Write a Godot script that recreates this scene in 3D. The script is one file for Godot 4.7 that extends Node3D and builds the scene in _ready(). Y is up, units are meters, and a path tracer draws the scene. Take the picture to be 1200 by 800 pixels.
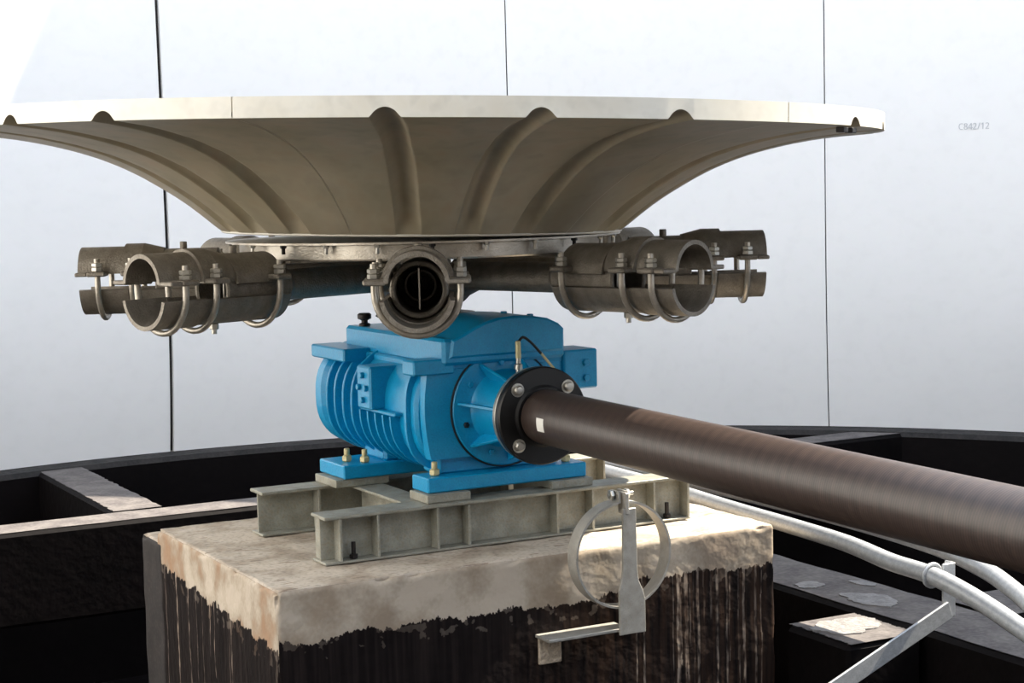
extends Node3D

# ---------------------------------------------------------------- numbers
const TURN := 25.28                       # plinth, gearbox and frame are turned by this much
const STACK := Vector3(0.65, 0.0, 0.38)   # middle of the fan stack
const STACK_TOP := 4.45
const PIT := -1.2
const CEMENT := Color(0.735, 0.69, 0.63)
const CEMENT_STAIN := Color(0.60, 0.545, 0.48)
const COATING := Color(0.085, 0.07, 0.07)
const COATING_WORN := Color(0.15, 0.125, 0.12)

var smooth := 0
var M := {}
var taken := {}

# ---------------------------------------------------------------- nodes
func numbered(called: String) -> String:
	var n: int = taken.get(called, 0)
	taken[called] = n + 1
	return called if n == 0 else "%s_%03d" % [called, n]

func thing(called: String, label: String, category: String, at := Vector3.ZERO, turn := 0.0, group := "") -> Node3D:
	var o := Node3D.new()
	o.name = numbered(called)
	add_child(o, true)
	o.position = at
	o.rotation_degrees.y = turn
	o.set_meta("label", label)
	o.set_meta("category", category)
	if group != "":
		o.set_meta("group", group)
	return o

func place(called: String, parent: Node, at := Vector3.ZERO) -> Node3D:
	var o := Node3D.new()
	o.name = called
	parent.add_child(o, true)
	o.position = at
	return o

func structure(called: String, at := Vector3.ZERO, turn := 0.0) -> Node3D:
	var o := Node3D.new()
	o.name = numbered(called)
	add_child(o, true)
	o.position = at
	o.rotation_degrees.y = turn
	o.set_meta("kind", "structure")
	return o

func new_st() -> SurfaceTool:
	var st := SurfaceTool.new()
	st.begin(Mesh.PRIMITIVE_TRIANGLES)
	return st

func finish(st: SurfaceTool, m: Material, into: ArrayMesh = null) -> ArrayMesh:
	st.generate_normals()
	st.set_material(m)
	return st.commit(into) if into else st.commit()

func show_mesh(called: String, mesh: Mesh, parent: Node) -> MeshInstance3D:
	var o := MeshInstance3D.new()
	o.name = called
	o.mesh = mesh
	parent.add_child(o, true)
	return o

func obj(called: String, st: SurfaceTool, m: Material, parent: Node) -> MeshInstance3D:
	return show_mesh(called, finish(st, m), parent)

# ---------------------------------------------------------------- shapes
func group_new() -> void:
	smooth += 1

func v3(st: SurfaceTool, p: Vector3, g: int) -> void:
	st.set_smooth_group(g)
	st.add_vertex(p)

# corners run counter-clockwise when looked at from outside
func quad(st: SurfaceTool, a: Vector3, b: Vector3, c: Vector3, d: Vector3, g := -1) -> void:
	for p in [a, c, b, a, d, c]:
		v3(st, p, g)

func tri(st: SurfaceTool, a: Vector3, b: Vector3, c: Vector3, g := -1) -> void:
	for p in [a, c, b]:
		v3(st, p, g)

func quad_uv(st: SurfaceTool, p: Array, t: Array, g: int) -> void:
	for k in [0, 2, 1, 0, 3, 2]:
		st.set_uv(t[k])
		v3(st, p[k], g)

# bevelled box between two corners
func box(st: SurfaceTool, lo: Vector3, hi: Vector3, bev := 0.003, xf := Transform3D()) -> void:
	var c := (lo + hi) / 2.0
	var h := (hi - lo) / 2.0
	bev = min(bev, min(h.x, min(h.y, h.z)) * 0.6)
	var i := h - Vector3(bev, bev, bev)
	for ax in 3:
		var b := (ax + 1) % 3
		var d := (ax + 2) % 3
		for s in [-1.0, 1.0]:
			var q := []
			for k in [[-1, -1], [1, -1], [1, 1], [-1, 1]]:
				var p := Vector3.ZERO
				p[ax] = h[ax] * s
				p[b] = i[b] * k[0]
				p[d] = i[d] * k[1]
				q.append(xf * (p + c))
			if s > 0:
				quad(st, q[0], q[1], q[2], q[3])
			else:
				quad(st, q[3], q[2], q[1], q[0])
		# edges along ax
		for sb in [-1.0, 1.0]:
			for sd in [-1.0, 1.0]:
				var e := []
				for k in 4:
					var p := Vector3.ZERO
					p[ax] = i[ax] * (-1.0 if k == 0 or k == 3 else 1.0)
					if k < 2:
						p[b] = h[b] * sb
						p[d] = i[d] * sd
					else:
						p[b] = i[b] * sb
						p[d] = h[d] * sd
					e.append(xf * (p + c))
				if sb * sd > 0:
					quad(st, e[0], e[1], e[2], e[3])
				else:
					quad(st, e[3], e[2], e[1], e[0])
	for sx in [-1.0, 1.0]:
		for sy in [-1.0, 1.0]:
			for sz in [-1.0, 1.0]:
				var s := Vector3(sx, sy, sz)
				var a: Vector3 = xf * (c + Vector3(h.x, i.y, i.z) * s)
				var b2: Vector3 = xf * (c + Vector3(i.x, h.y, i.z) * s)
				var d2: Vector3 = xf * (c + Vector3(i.x, i.y, h.z) * s)
				if sx * sy * sz > 0:
					tri(st, a, b2, d2)
				else:
					tri(st, d2, b2, a)

# profile (radius, height) turned round the local Y axis, outside on the left of the profile's run upwards
func lathe(st: SurfaceTool, prof: Array, seg: int, xf := Transform3D(), a0 := 0.0, a1 := TAU) -> void:
	group_new()
	var g := smooth
	for k in prof.size() - 1:
		var p: Vector2 = prof[k]
		var q: Vector2 = prof[k + 1]
		if k > 0 and absf((p - prof[k - 1]).angle_to(q - p)) > 0.6:
			group_new()
			g = smooth
		for s in seg:
			var t0 := a0 + (a1 - a0) * s / seg
			var t1 := a0 + (a1 - a0) * (s + 1) / seg
			if s == seg - 1 and absf(a1 - a0 - TAU) < 0.001:
				t1 = a0
			var A := xf * Vector3(p.x * sin(t0), p.y, p.x * cos(t0))
			var B := xf * Vector3(p.x * sin(t1), p.y, p.x * cos(t1))
			var C := xf * Vector3(q.x * sin(t1), q.y, q.x * cos(t1))
			var D := xf * Vector3(q.x * sin(t0), q.y, q.x * cos(t0))
			if p.x < 0.00001:
				tri(st, A, C, D, g)
			elif q.x < 0.00001:
				tri(st, A, B, C, g)
			else:
				quad(st, A, B, C, D, g)
	group_new()

func disc(r: float, y0: float, y1: float, bev: float) -> Array:
	return [Vector2(0, y0), Vector2(r - bev, y0), Vector2(r, y0 + bev), Vector2(r, y1 - bev), Vector2(r - bev, y1), Vector2(0, y1)]

func ring(ri: float, ro: float, y0: float, y1: float, bev := 0.002) -> Array:
	return [Vector2(ri, y1 - bev), Vector2(ri, y0 + bev), Vector2(ri + bev, y0), Vector2(ro - bev, y0), Vector2(ro, y0 + bev), Vector2(ro, y1 - bev), Vector2(ro - bev, y1), Vector2(ri + bev, y1), Vector2(ri, y1 - bev)]

# local Y of a lathe turned to point along +Z
func along_z(at := Vector3.ZERO) -> Transform3D:
	return Transform3D(Basis(Vector3(1, 0, 0), Vector3(0, 0, 1), Vector3(0, -1, 0)), at)

func frames(pts: Array, closed: bool) -> Array:
	var out := []
	var n := pts.size()
	var side := Vector3.ZERO
	for k in n:
		var a: Vector3 = pts[(k - 1 + n) % n] if closed or k > 0 else pts[k]
		var b: Vector3 = pts[(k + 1) % n] if closed or k < n - 1 else pts[k]
		var d := (b - a).normalized()
		if k == 0:
			side = d.cross(Vector3.UP)
			if side.length() < 0.05:
				side = d.cross(Vector3.RIGHT)
		side = (side - d * side.dot(d)).normalized()
		out.append([d, side, side.cross(d).normalized()])
	return out

func tube(st: SurfaceTool, pts: Array, r: float, sides := 12, caps := true, closed := false) -> void:
	group_new()
	var g := smooth
	var fr := frames(pts, closed)
	var rings := []
	for k in pts.size():
		var row := []
		for s in sides:
			var t := TAU * s / sides
			row.append(pts[k] + (fr[k][1] * cos(t) + fr[k][2] * sin(t)) * r)
		rings.append(row)
	var n := pts.size() if closed else pts.size() - 1
	for k in n:
		var A: Array = rings[k]
		var B: Array = rings[(k + 1) % pts.size()]
		for s in sides:
			var s1 := (s + 1) % sides
			quad(st, A[s], B[s], B[s1], A[s1], g)
	group_new()
	if caps and not closed:
		for s in sides:
			var s1 := (s + 1) % sides
			tri(st, pts[0], rings[0][s], rings[0][s1])
			tri(st, pts[-1], rings[-1][s1], rings[-1][s])

# flat bar bent along a path in the local XY plane; width runs along local Z
func bent_bar(st: SurfaceTool, pts: Array, thick: float, width: float, closed := false) -> void:
	group_new()
	var g := smooth
	smooth += 4
	var n := pts.size()
	var rows := []
	for k in n:
		var a: Vector3 = pts[(k - 1 + n) % n] if closed or k > 0 else pts[k]
		var b: Vector3 = pts[(k + 1) % n] if closed or k < n - 1 else pts[k]
		var d := (b - a).normalized()
		var o := Vector3(-d.y, d.x, 0) * thick / 2.0
		var z := Vector3(0, 0, width / 2.0)
		rows.append([pts[k] + o + z, pts[k] - o + z, pts[k] - o - z, pts[k] + o - z])
	for k in (n if closed else n - 1):
		var A: Array = rows[k]
		var B: Array = rows[(k + 1) % n]
		for s in 4:
			quad(st, A[s], A[(s + 1) % 4], B[(s + 1) % 4], B[s], g + s)
	if not closed:
		quad(st, rows[0][3], rows[0][2], rows[0][1], rows[0][0])
		quad(st, rows[-1][0], rows[-1][1], rows[-1][2], rows[-1][3])

# polygon in local XY pushed from z0 to z1 with a small bevel
func prism(st: SurfaceTool, poly: PackedVector2Array, z0: float, z1: float, bev := 0.0, xf := Transform3D(), rounded := false) -> void:
	if Geometry2D.is_polygon_clockwise(poly):
		poly.reverse()
	var inner := poly
	if bev > 0.0:
		var got := Geometry2D.offset_polygon(poly, -bev, Geometry2D.JOIN_MITER)
		if got.size() == 1 and got[0].size() == poly.size():
			inner = got[0]
			if Geometry2D.is_polygon_clockwise(inner):
				inner.reverse()
			var best := 0
			for k in inner.size():
				if inner[k].distance_to(poly[0]) < inner[best].distance_to(poly[0]):
					best = k
			var turned := PackedVector2Array()
			for k in inner.size():
				turned.append(inner[(k + best) % inner.size()])
			inner = turned
		else:
			bev = 0.0
	var tris := Geometry2D.triangulate_polygon(inner)
	for k in range(0, tris.size(), 3):
		var a := inner[tris[k]]
		var b := inner[tris[k + 1]]
		var c := inner[tris[k + 2]]
		if (b - a).cross(c - a) < 0:
			var w := b
			b = c
			c = w
		tri(st, xf * Vector3(a.x, a.y, z1), xf * Vector3(b.x, b.y, z1), xf * Vector3(c.x, c.y, z1))
		tri(st, xf * Vector3(c.x, c.y, z0), xf * Vector3(b.x, b.y, z0), xf * Vector3(a.x, a.y, z0))
	group_new()
	var n := poly.size()
	for k in n:
		var a := poly[k]
		var b := poly[(k + 1) % n]
		var prev := poly[(k - 1 + n) % n]
		if not rounded or absf((a - prev).angle_to(b - a)) > 0.6:
			group_new()
		var g := smooth
		quad(st, xf * Vector3(a.x, a.y, z0 + bev), xf * Vector3(b.x, b.y, z0 + bev), xf * Vector3(b.x, b.y, z1 - bev), xf * Vector3(a.x, a.y, z1 - bev), g)
		if bev > 0.0:
			var ia := inner[k]
			var ib := inner[(k + 1) % n]
			quad(st, xf * Vector3(a.x, a.y, z1 - bev), xf * Vector3(b.x, b.y, z1 - bev), xf * Vector3(ib.x, ib.y, z1), xf * Vector3(ia.x, ia.y, z1))
			quad(st, xf * Vector3(ia.x, ia.y, z0), xf * Vector3(ib.x, ib.y, z0), xf * Vector3(b.x, b.y, z0 + bev), xf * Vector3(a.x, a.y, z0 + bev))
	group_new()

func hexagon(r: float) -> PackedVector2Array:
	var p := PackedVector2Array()
	for k in 6:
		p.append(Vector2(r, 0).rotated(TAU * k / 6))
	return p

# upright xf for prisms: polygon (x, z) stays flat, prism rises along Y
func upright(at := Vector3.ZERO) -> Transform3D:
	return Transform3D(Basis(Vector3(1, 0, 0), Vector3(0, 0, -1), Vector3(0, 1, 0)), at)

# ---------------------------------------------------------------- surfaces
func noise(freq: float, sd: int, oct := 4) -> FastNoiseLite:
	var f := FastNoiseLite.new()
	f.seed = sd
	f.frequency = freq
	f.fractal_octaves = oct
	f.noise_type = FastNoiseLite.TYPE_SIMPLEX_SMOOTH
	return f

func tex(img: Image) -> ImageTexture:
	img.generate_mipmaps()
	return ImageTexture.create_from_image(img)

# tileable two-layer mottle between colours
func mottle(a: Color, b: Color, c: Color, sd: int, coarse := 0.012, fine := 0.09, mix := 0.4, size := 512) -> ImageTexture:
	var n1 := noise(coarse, sd).get_seamless_image(size, size)
	var n2 := noise(fine, sd + 7, 3).get_seamless_image(size, size)
	var d1 := n1.get_data()
	var d2 := n2.get_data()
	var out := PackedByteArray()
	out.resize(size * size * 3)
	for k in size * size:
		var t := clampf((d1[k] / 255.0 - 0.5) * 1.5 + 0.5, 0, 1)
		var u := (d2[k] / 255.0 - 0.5) * mix
		var q := a.lerp(b, t)
		q = q.lerp(c, clampf(u * 1.6, 0, 1)) if u > 0 else q.darkened(-u * 0.5)
		out[k * 3] = int(clampf(q.r, 0, 1) * 255)
		out[k * 3 + 1] = int(clampf(q.g, 0, 1) * 255)
		out[k * 3 + 2] = int(clampf(q.b, 0, 1) * 255)
	return tex(Image.create_from_data(size, size, false, Image.FORMAT_RGB8, out))

func bumps(sd: int, freq: float, strength: float, size := 512) -> ImageTexture:
	var im := noise(freq, sd, 5).get_seamless_image(size, size)
	im.convert(Image.FORMAT_RGBA8)
	im.bump_map_to_normal_map(strength)
	return tex(im)

func mat(albedo: Color, rough: float, metal := 0.0, t: Texture2D = null, scale := 1.0, normal: Texture2D = null, depth := 1.0) -> StandardMaterial3D:
	var m := StandardMaterial3D.new()
	m.albedo_color = albedo
	m.roughness = rough
	m.metallic = metal
	if t or normal:
		m.uv1_triplanar = true
		m.uv1_scale = Vector3.ONE * scale
	if t:
		m.albedo_texture = t
	if normal:
		m.normal_enabled = true
		m.normal_texture = normal
		m.normal_scale = depth
	return m

func materials() -> void:
	var grit := bumps(3, 0.05, 6.0)
	var cast := bumps(11, 0.09, 5.0)
	M.wall = mat(Color(1, 1, 1), 0.42, 0.0, mottle(Color(0.912, 0.914, 0.916), Color(0.922, 0.923, 0.925), Color(0.905, 0.907, 0.91), 21, 0.008, 0.05, 0.08), 0.35)
	M.seal = mat(Color(0.16, 0.14, 0.13), 0.8)
	M.mark = mat(Color(0.74, 0.75, 0.77), 0.6)
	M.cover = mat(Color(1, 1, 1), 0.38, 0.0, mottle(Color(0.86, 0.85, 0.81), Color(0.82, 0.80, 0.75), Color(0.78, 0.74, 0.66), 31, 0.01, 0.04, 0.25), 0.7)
	M.cover_shade = mat(Color(1, 1, 1), 0.45, 0.0, mottle(Color(0.66, 0.62, 0.54), Color(0.57, 0.54, 0.45), Color(0.62, 0.50, 0.40), 33, 0.009, 0.03, 0.5), 0.6)  # blotched cover tone, darkened to paint shade on the underside
	M.hub = mat(Color(1, 1, 1), 0.5, 0.5, mottle(Color(0.56, 0.54, 0.50), Color(0.47, 0.44, 0.40), Color(0.36, 0.31, 0.27), 41, 0.02, 0.1, 0.6), 2.2, cast, 0.35)
	M.hub_light = mat(Color(1, 1, 1), 0.33, 0.6, mottle(Color(0.76, 0.74, 0.70), Color(0.67, 0.64, 0.59), Color(0.52, 0.46, 0.40), 43, 0.02, 0.1, 0.5), 2.2, cast, 0.2)
	M.zinc = mat(Color(0.72, 0.71, 0.68), 0.32, 0.85)
	M.dark_bolt = mat(Color(0.17, 0.16, 0.16), 0.45, 0.6)
	M.brass = mat(Color(0.76, 0.72, 0.56), 0.45, 0.4)
	M.blue = mat(Color(1, 1, 1), 0.36, 0.0, mottle(Color(0.0, 0.575, 0.775), Color(0.0, 0.545, 0.755), Color(0.05, 0.62, 0.80), 51, 0.02, 0.12, 0.35), 2.0, cast, 0.12)
	M.groove_dark = mat(Color(0.02, 0.06, 0.10), 0.6)  # dark blue of the cover groove ring and some screws
	M.black_paint = mat(Color(0.035, 0.035, 0.04), 0.42, 0.1)
	M.steel = mat(Color(1, 1, 1), 0.55, 0.3, mottle(Color(0.63, 0.63, 0.59), Color(0.54, 0.54, 0.50), Color(0.50, 0.42, 0.33), 61, 0.015, 0.08, 0.5), 1.6, cast, 0.15)
	M.bracket = mat(Color(1, 1, 1), 0.5, 0.35, mottle(Color(0.70, 0.69, 0.67), Color(0.62, 0.61, 0.58), Color(0.55, 0.50, 0.44), 63, 0.02, 0.1, 0.4), 2.0)
	M.galv = mat(Color(1, 1, 1), 0.42, 0.45, mottle(Color(0.76, 0.77, 0.78), Color(0.66, 0.67, 0.68), Color(0.80, 0.80, 0.80), 67, 0.03, 0.12, 0.5), 2.5)
	M.tar = mat(Color(1, 1, 1), 0.62, 0.0, mottle(Color(0.06, 0.046, 0.05), Color(0.045, 0.035, 0.038), Color(0.10, 0.08, 0.08), 71, 0.01, 0.07, 0.4), 0.6, grit, 0.08)
	M.tar.metallic_specular = 0.2
	M.dust = mat(Color(1, 1, 1), 0.9, 0.0, mottle(Color(0.40, 0.38, 0.37), Color(0.30, 0.28, 0.28), Color(0.50, 0.48, 0.47), 73, 0.014, 0.1, 0.5), 0.8, grit, 0.15)
	M.ledge = mat(Color(1, 1, 1), 0.85, 0.0, mottle(Color(0.05, 0.045, 0.045), Color(0.16, 0.145, 0.14), Color(0.34, 0.32, 0.31), 74, 0.014, 0.08, 0.5), 0.9, grit, 0.4)
	M.patch_tone = mat(Color(1, 1, 1), 0.85, 0.0, mottle(Color(0.54, 0.53, 0.525), Color(0.45, 0.44, 0.435), Color(0.60, 0.59, 0.58), 75, 0.02, 0.1, 0.5), 1.5, grit, 0.5)
	M.concrete = mat(Color(1, 1, 1), 0.9, 0.0, mottle(Color(0.78, 0.72, 0.65), Color(0.70, 0.64, 0.56), Color(0.62, 0.54, 0.46), 77, 0.012, 0.08, 0.5), 1.2, grit, 0.6)
	M.deck = mat(Color(1, 1, 1), 0.9, 0.0, mottle(Color(0.52, 0.50, 0.48), Color(0.45, 0.43, 0.41), Color(0.6, 0.58, 0.55), 79, 0.01, 0.08, 0.5), 0.5)
	M.added_wall_dark = mat(Color(1, 1, 1), 0.9, 0.0, mottle(Color(0.36, 0.34, 0.32), Color(0.28, 0.27, 0.26), Color(0.2, 0.19, 0.18), 81, 0.01, 0.06, 0.5), 0.4)  # dark tone of the wall added behind the camera
	M.label_white = mat(Color(0.9, 0.9, 0.88), 0.6)
	M.grit = grit
	M.shaft = shaft_material()
	M.plinth_front = face_material(0)
	M.plinth_left = face_material(1)
	M.plinth_top = top_material()
	M.plinth_dark = mat(Color(1, 1, 1), 0.8, 0.0, mottle(COATING, COATING_WORN, Color(0.33, 0.29, 0.27), 83, 0.02, 0.1, 0.5), 1.0)

# filament-wound tube: fine bands of fibre laid on a slant
func shaft_material() -> StandardMaterial3D:
	var w := 256
	var h := 512
	var n := noise(0.06, 91)
	var im := Image.create(w, h, false, Image.FORMAT_RGB8)
	var bump := Image.create(w, h, false, Image.FORMAT_RGBA8)
	for y in h:
		for x in w:
			var band := sin(TAU * (y * 48.0 / h + x * 2.0 / w))
			var fibre := sin(TAU * (y * 8.0 / h - x * 3.0 / w))
			var q := 0.5 + 0.28 * band + 0.12 * fibre + 0.35 * n.get_noise_2d(x * 0.3, y)
			im.set_pixel(x, y, Color(0.17, 0.135, 0.125).lerp(Color(0.285, 0.235, 0.21), clampf(q, 0, 1)))
			var e := clampf(0.5 + 0.3 * band, 0, 1)
			bump.set_pixel(x, y, Color(e, e, e))
	bump.bump_map_to_normal_map(1.2)
	var m := mat(Color(1, 1, 1), 0.38)
	m.albedo_texture = tex(im)
	m.normal_enabled = true
	m.normal_texture = tex(bump)
	m.normal_scale = 0.25
	return m

# plinth sides: bare concrete band at the top, black bitumen paint with a ragged edge below, cement runs over the paint
func face_material(left: int) -> StandardMaterial3D:
	var wide := 1.13 if left else 1.72
	var tall := 1.53
	var w := 640 if left else 800
	var h := 700
	var rng := RandomNumberGenerator.new()
	rng.seed = 17 + left
	var edge := noise(0.02, 101 + left, 3)
	var rag := noise(0.11, 103 + left, 2)
	var blot := noise(0.008, 105 + left, 4)
	var fine := noise(0.12, 107 + left, 3)
	var long := noise(0.09, 109 + left, 3)
	var band := PackedFloat32Array()
	for x in w:
		var t := float(x) / w
		var b := 0.0
		if left:
			b = lerpf(0.10, 0.165, t) + 0.012 * edge.get_noise_1d(x)
			# teeth: the cement ran down in pointed tongues
			var tooth := fposmod(t * 11.0 + 0.35 * rag.get_noise_1d(x * 0.4), 1.0)
			b += 0.035 * (1.0 - tooth) * (0.6 + 0.4 * edge.get_noise_1d(x * 3.0))
		else:
			b = 0.15 + 0.03 * edge.get_noise_1d(x * 0.5) + 0.012 * rag.get_noise_1d(x * 0.35) + 0.006 * rag.get_noise_1d(x * 2.0)
			if t > 0.6:
				b -= 0.03 * smoothstep(0.6, 0.75, t)
		band.append(b)
	var runs := []
	var count := 13 if left else 26
	for k in count:
		var t := rng.randf() if left else (rng.randf_range(0.72, 1.0) if k < 18 else rng.randf_range(0.45, 1.0))
		runs.append([t * wide, rng.randf_range(0.15, 0.9), rng.randf_range(0.0015, 0.005), rng.randf_range(0.35, 0.9)])
	if left:
		runs.append([0.2, 1.1, 0.006, 0.9])
	var out := PackedByteArray()
	out.resize(w * h * 3)
	for x in w:
		var near := []
		for r in runs:
			if absf(r[0] - wide * x / w) < r[2] + 0.006:
				near.append(r)
		for y in h:
			var d := tall * y / h
			var n := fine.get_noise_2d(x, y)
			var bl := blot.get_noise_2d(x, y)
			# one concrete and one coating on every side of the plinth
			var bare := CEMENT.lerp(CEMENT_STAIN, clampf(0.4 + bl * 1.4 + n * 0.25, 0, 1))
			if left:
				bare = bare.lerp(Color(0.62, 0.49, 0.39), clampf(bl * 1.6 - 0.15, 0, 0.7))
			var coat := COATING.lerp(COATING_WORN, clampf(0.4 + long.get_noise_2d(x, y * 0.04), 0, 1))
			if not left:
				# brown rust wash in the right half
				var rt := smoothstep(0.42, 0.62, float(x) / w + 0.12 * bl)
				coat = coat.lerp(Color(0.22, 0.165, 0.135), rt * clampf(0.45 + long.get_noise_2d(x, y * 0.06), 0, 1))
			var edge_d := band[x] + 0.006 * n
			var q := coat
			if d < edge_d:
				q = bare
			elif d < edge_d + 0.05 and edge.get_noise_2d(x * 1.4, y * 1.4) > 0.22:
				q = coat.lerp(bare, 0.32)
			for r in near:
				var off: float = absf(r[0] + 0.004 * edge.get_noise_1d(y * 0.5 + r[0] * 900.0) - wide * x / w)
				if off < r[2] and d > edge_d and d < edge_d + r[1]:
					q = q.lerp(Color(0.66, 0.60, 0.54), r[3] * clampf(0.6 + long.get_noise_2d(y * 0.3, x), 0, 1))
			var at := (y * w + x) * 3
			out[at] = int(q.r * 255)
			out[at + 1] = int(q.g * 255)
			out[at + 2] = int(q.b * 255)
	var m := mat(Color(1, 1, 1), 0.8)
	m.metallic_specular = 0.2
	m.albedo_texture = tex(Image.create_from_data(w, h, false, Image.FORMAT_RGB8, out))
	m.normal_enabled = true
	m.normal_texture = M.grit
	m.normal_scale = 0.14
	return m

func top_material() -> StandardMaterial3D:
	var w := 640
	var h := 448
	var coarse := noise(0.012, 121, 4)
	var fine := noise(0.12, 123, 3)
	var streak := noise(0.05, 125, 3)
	var out := PackedByteArray()
	out.resize(w * h * 3)
	for y in h:
		for x in w:
			var q := CEMENT.lerp(CEMENT_STAIN, clampf(0.2 + coarse.get_noise_2d(x, y) * 1.3, 0, 1))
			q = q.darkened(clampf(fine.get_noise_2d(x, y) * 0.25, 0, 0.3))
			if streak.get_noise_2d(x * 0.25, y) > 0.52:
				q = q.lerp(Color(0.46, 0.39, 0.33), 0.6)
			var at := (y * w + x) * 3
			out[at] = int(q.r * 255)
			out[at + 1] = int(q.g * 255)
			out[at + 2] = int(q.b * 255)
	var m := mat(Color(1, 1, 1), 0.92)
	m.albedo_texture = tex(Image.create_from_data(w, h, false, Image.FORMAT_RGB8, out))
	m.normal_enabled = true
	m.normal_texture = M.grit
	m.normal_scale = 0.14
	return m

# ---------------------------------------------------------------- fan stack, pit and deck
func stack_radius(y: float) -> float:
	var r := 4.83
	if y < 1.0:
		r += 0.075 * pow(1.0 - y, 2.0)
	else:
		r += 0.008 * pow(y - 1.0, 1.6)
	return r

func on_stack(deg: float, y: float, inset := 0.0) -> Vector3:
	var a := deg_to_rad(deg)
	var r := stack_radius(y) - inset
	return Vector3(sin(a) * r, y, -cos(a) * r)

func build_stack() -> void:
	var seams := [-25.3, -1.7, 19.9]
	for k in 5:
		seams.append(19.9 + 22.5 * (k + 1))
	for k in 5:
		seams.push_front(-25.3 - 22.5 * (k + 1))
	seams.push_front(-227.6)
	var back := structure("wall_back", STACK)
	var left := structure("wall_left", STACK)
	var right := structure("wall_right", STACK)
	var front := structure("wall_front", STACK)
	front.set_meta("label", "unseen white fan stack panel over the added wide doorway")
	back.set_meta("label", "white curved fan stack wall panels behind the gearbox with dark seams")
	left.set_meta("label", "white curved fan stack wall panels beyond the left edge of the picture")
	right.set_meta("label", "white curved fan stack wall panels beyond the right edge of the picture")
	for k in seams.size() - 1:
		# unseen doorway round the camera, widened to darken camera-facing sides: panel only above
		var foot: float = 3.3 if k == 0 else 0.0
		var ys := []
		for j in 17:
			ys.append(foot + (STACK_TOP - foot) * pow(j / 16.0, 1.3))
		var mid: float = (seams[k] + seams[k + 1]) / 2.0
		var home := back if absf(mid) < 50 else (front if k == 0 else (left if mid < 0 else right))
		var st := new_st()
		group_new()
		var gi := smooth
		smooth += 3
		var gap0 := 0.13 if absf(seams[k] + 25.3) < 0.1 else 0.04
		var gap1 := 0.13 if absf(seams[k + 1] + 25.3) < 0.1 else 0.04
		var a0: float = seams[k] + gap0
		var a1: float = seams[k + 1] - gap1
		var n := 14
		for s in n:
			var t0 := lerpf(a0, a1, s / float(n))
			var t1 := lerpf(a0, a1, (s + 1) / float(n))
			for j in ys.size() - 1:
				quad(st, on_stack(t0, ys[j]), on_stack(t1, ys[j]), on_stack(t1, ys[j + 1]), on_stack(t0, ys[j + 1]), gi)
				quad(st, on_stack(t1, ys[j], -0.03), on_stack(t0, ys[j], -0.03), on_stack(t0, ys[j + 1], -0.03), on_stack(t1, ys[j + 1], -0.03), gi + 1)
			quad(st, on_stack(t0, STACK_TOP), on_stack(t1, STACK_TOP), on_stack(t1, STACK_TOP, -0.03), on_stack(t0, STACK_TOP, -0.03), gi + 2)
			quad(st, on_stack(t0, foot, -0.03), on_stack(t1, foot, -0.03), on_stack(t1, foot), on_stack(t0, foot), gi + 2)
		for j in ys.size() - 1:
			quad(st, on_stack(a0, ys[j], -0.03), on_stack(a0, ys[j]), on_stack(a0, ys[j + 1]), on_stack(a0, ys[j + 1], -0.03))
			quad(st, on_stack(a1, ys[j]), on_stack(a1, ys[j], -0.03), on_stack(a1, ys[j + 1], -0.03), on_stack(a1, ys[j + 1]))
		obj("panel", st, M.wall, home)
		# dark sealing strip behind the joint
		var ss := new_st()
		for j in ys.size() - 1:
			var b0: float = seams[k] - 0.3
			var b1: float = seams[k] + 0.3
			quad(ss, on_stack(b0, ys[j], -0.032), on_stack(b1, ys[j], -0.032), on_stack(b1, ys[j + 1], -0.032), on_stack(b0, ys[j + 1], -0.032))
			quad(ss, on_stack(b1, ys[j], -0.045), on_stack(b0, ys[j], -0.045), on_stack(b0, ys[j + 1], -0.045), on_stack(b1, ys[j + 1], -0.045))
		obj("seal_strip", ss, M.seal, home)
	# stencilled number
	var tm := TextMesh.new()
	tm.text = "C842/12"
	var f := SystemFont.new()
	f.font_names = PackedStringArray(["Droid Sans"])
	tm.font = f
	tm.font_size = 32
	tm.pixel_size = 0.00145
	tm.depth = 0.002
	tm.material = M.mark
	var t := show_mesh("panel_number", tm, back)
	t.position = on_stack(29.75, 1.70, 0.002)
	t.rotation_degrees = Vector3(0, -29.75, 0)
	t.set_meta("label", "faint grey stencilled number on the white panel")

func build_pit() -> void:
	# ring beam that carries the stack: ledge on top, dark wall down to the pit floor
	var ring_node := structure("wall_pit", STACK)
	ring_node.set_meta("label", "black coated pit wall under the white stack panels")
	var st := new_st()
	lathe(st, [Vector2(4.80, PIT), Vector2(5.35, PIT), Vector2(5.35, -0.02)], 96)
	lathe(st, [Vector2(4.74, -0.03), Vector2(4.74, PIT)], 96)
	obj("ring_wall", st, M.tar, ring_node)
	st = new_st()
	lathe(st, [Vector2(5.35, -0.02), Vector2(5.35, -0.004), Vector2(4.76, -0.004), Vector2(4.74, -0.03)], 96)
	obj("ledge", st, M.ledge, ring_node)
	var fl := structure("floor", STACK)
	fl.set_meta("label", "dark pit floor far below the gearbox plinth")
	st = new_st()
	lathe(st, [Vector2(0, PIT - 0.2), Vector2(4.8, PIT - 0.2), Vector2(4.8, PIT), Vector2(0, PIT)], 64)
	obj("pit_floor", st, M.tar, fl)
	var deck := structure("deck", STACK)
	deck.set_meta("label", "concrete fan deck outside the stack")
	st = new_st()
	lathe(st, [Vector2(5.36, -0.2), Vector2(9.0, -0.2), Vector2(9.0, -0.004), Vector2(5.36, -0.004), Vector2(5.36, -0.2)], 72)
	obj("deck_slab", st, M.deck, deck)

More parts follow.
